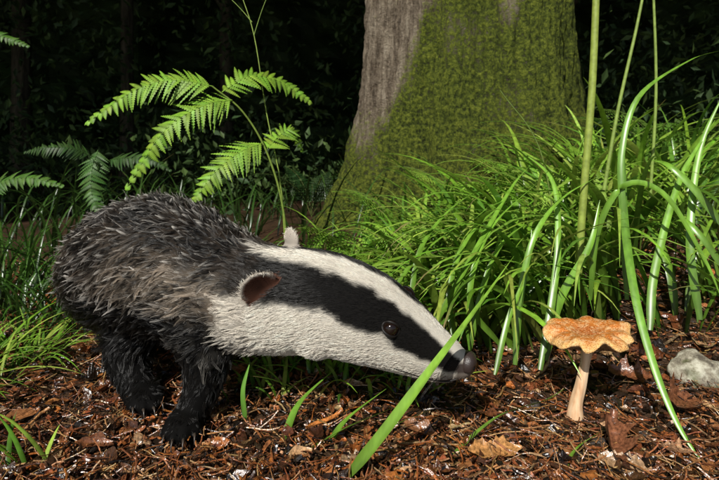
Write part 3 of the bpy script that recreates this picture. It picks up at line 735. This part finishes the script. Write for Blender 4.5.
d1=flow*1.0+Nn*.13; d1[:,2]-=.08; 
pts=P[:,None,:]-Nn[:,None,:]*.0006+ (d0[:,None,:]*(f-f*f*.5)+d1[:,None,:]*(f*f*.5))*L[:,None,None]
# clumping: wet fur drawn into narrow points; distances are stretched across the flow so the locks are slim
sel=rng.choice(np.where(S>6.8)[0],8000,replace=False); sel2=rng.choice(np.where(S<=6.8)[0],5200,replace=False); cid=np.concatenate([sel,sel2])
kd=kdtree.KDTree(len(cid))
for j,i in enumerate(cid): kd.insert(P[i],j)
kd.balance()
near=np.array([cid[kd.find(p)[1]] for p in P])
jit=rng.normal(size=(N,3))*.24*np.interp(S,[0,5,8],[.1,.3,1.0])[:,None]
strg=np.interp(S,[0,4,6,7.5,12],[.12,.15,.4,.97,.98])*rng.uniform(.85,1.0,N); strg[earm]=.1; strg[lg]=.75
kk=(strg[:,None,None]*f**.65)
Lr=np.clip(L/np.maximum(L[near],1e-5),.8,1.2)
ctr=P[near][:,None,:]+(pts[near]-P[near][:,None,:]+jit[near][:,None,:]*f*f*L[near][:,None,None])*Lr[:,None,None]
pts=pts*(1-kk)+ctr*kk
pts[:,:,2]=np.maximum(pts[:,:,2],.002)
clv=rng.uniform(.35,1.6,N)[near]; kb=ss(6.9,8.2,S)*(~lg)
part=vn(P*np.array((1,1,1.8)),30); pk=1-.80*ss(-.05,.25,part)*kb
backdark=1-.5*kb*(1-ss(35,65,phi))
var=(rng.uniform(.8,1.2,N)*(clv*kb+(1-kb)*(1+.10*(clv-1)))*pk*backdark)[:,None]; cb=np.clip(c*var,0,.92)
col=np.ones((N,K,4),dtype=np.float32)
fr=np.linspace(0,1,K)
lightclump=(rng.random(N)<.20)[near]
for k in range(K):
    t=fr[k]
    base=cb*(.65+.35*t)
    band=math.exp(-((t-.5)/.22)**2)*.4; tip=float(ss(.45,1.0,np.array([t]))[0])
    bodyc=cb*(1-band)*(.45+.55*t)
    tipc=np.where((guard|lightclump)[:,None],np.array((.64,.60,.54))[None],cb*.75)
    upf=(1-ss(98,118,phi)*.92)[:,None]*np.clip(pk+.2,0,1)[:,None]
    bodyc=bodyc*(1-tip*.85*upf)+tipc*tip*.85*upf
    col[:,k,:3]=base*(1-kb[:,None])+bodyc*kb[:,None]
rad0=np.interp(S,[0,3,6,8,12],[.00017,.00020,.00022,.00023,.00025]); rad=np.clip(rad0[:,None]*np.linspace(1,.35,K)[None],.00005,1)
def hair_obj(name,pts,rad,col,mat,parent):
    n_,k_=pts.shape[:2]; hc=bpy.data.hair_curves.new(name); hc.add_curves([k_]*n_)
    hc.position_data.foreach_set('vector',pts.astype(np.float32).ravel())
    ra=hc.attributes.get('radius') or hc.attributes.new('radius','FLOAT','POINT'); ra.data.foreach_set('value',rad.astype(np.float32).ravel())
    at=hc.attributes.new('col','FLOAT_COLOR','POINT'); at.data.foreach_set('color',col.astype(np.float32).ravel())
    hc.materials.append(mat); return link(bpy.data.objects.new(name,hc),parent)
M_fur=plain_attr('badger_fur',.34,.36)
hair_obj('fur',pts,rad,col,M_fur,badger)
wp=[];
for sg in (-1,1):
    for q in range(11):
        s_=random.uniform(.7,2.0); i=int(s_); ph=R(random.uniform(85,125)); c0=SC[i].lerp(SC[i+1],s_-i)
        d=(ups[i]*math.cos(ph)+lat[i]*sg*math.sin(ph)).normalized(); h_,n_,_,_=bvh.ray_cast(c0+d*.1,-d)
        if not h_: continue
        Lw=random.uniform(.025,.05); dd=(n_*.8+TG[i]*.8+Vector((0,0,random.uniform(-.4,.2)))).normalized()
        wp.append([list(h_+dd*Lw*t+Vector((0,0,-.35*Lw*t*t))) for t in np.linspace(0,1,6)])
wp=np.array(wp); hair_obj('whiskers',wp,np.tile(np.linspace(.00022,.00006,6),(len(wp),1)),np.ones((len(wp),6,4))*np.array((.03,.025,.02,1)),M_fur,badger)

# ---------------------------------------------------------------- light, sky, camera
ts=Vector((-.36,-.85,.80)).normalized()
sun=bpy.data.lights.new('sun','SUN'); sun.energy=5.0; sun.angle=R(.5); sun.color=(1,.97,.90)
so=link(bpy.data.objects.new('sun',sun)); so.rotation_euler=ts.to_track_quat('Z','Y').to_euler(); so.location=(-3,-4,6)
w=bpy.data.worlds.new('World'); scene.world=w; w.use_nodes=True; t=w.node_tree; t.nodes.clear()
sky=t.nodes.new('ShaderNodeTexSky'); sky.sky_type='NISHITA'; sky.sun_disc=False; sky.sun_elevation=math.asin(ts.z); sky.sun_rotation=math.atan2(ts.x,ts.y)
bg=t.nodes.new('ShaderNodeBackground'); bg.inputs[1].default_value=.08; o=t.nodes.new('ShaderNodeOutputWorld')
t.links.new(sky.outputs[0],bg.inputs[0]); t.links.new(bg.outputs[0],o.inputs[0])
cam=bpy.data.cameras.new('camera'); cam.sensor_width=36; cam.lens=36*F/719; cam.shift_y=-(240-HOR)/719
cam.clip_start=.02; cam.clip_end=1000; cam.dof.use_dof=True; cam.dof.focus_distance=.62; cam.dof.aperture_fstop=13
co_=link(bpy.data.objects.new('camera',cam)); co_.location=(0,0,CAMH); co_.rotation_euler=(R(90),0,0); scene.camera=co_
scene.view_settings.view_transform='Standard'; scene.view_settings.look='None'; scene.view_settings.exposure=0
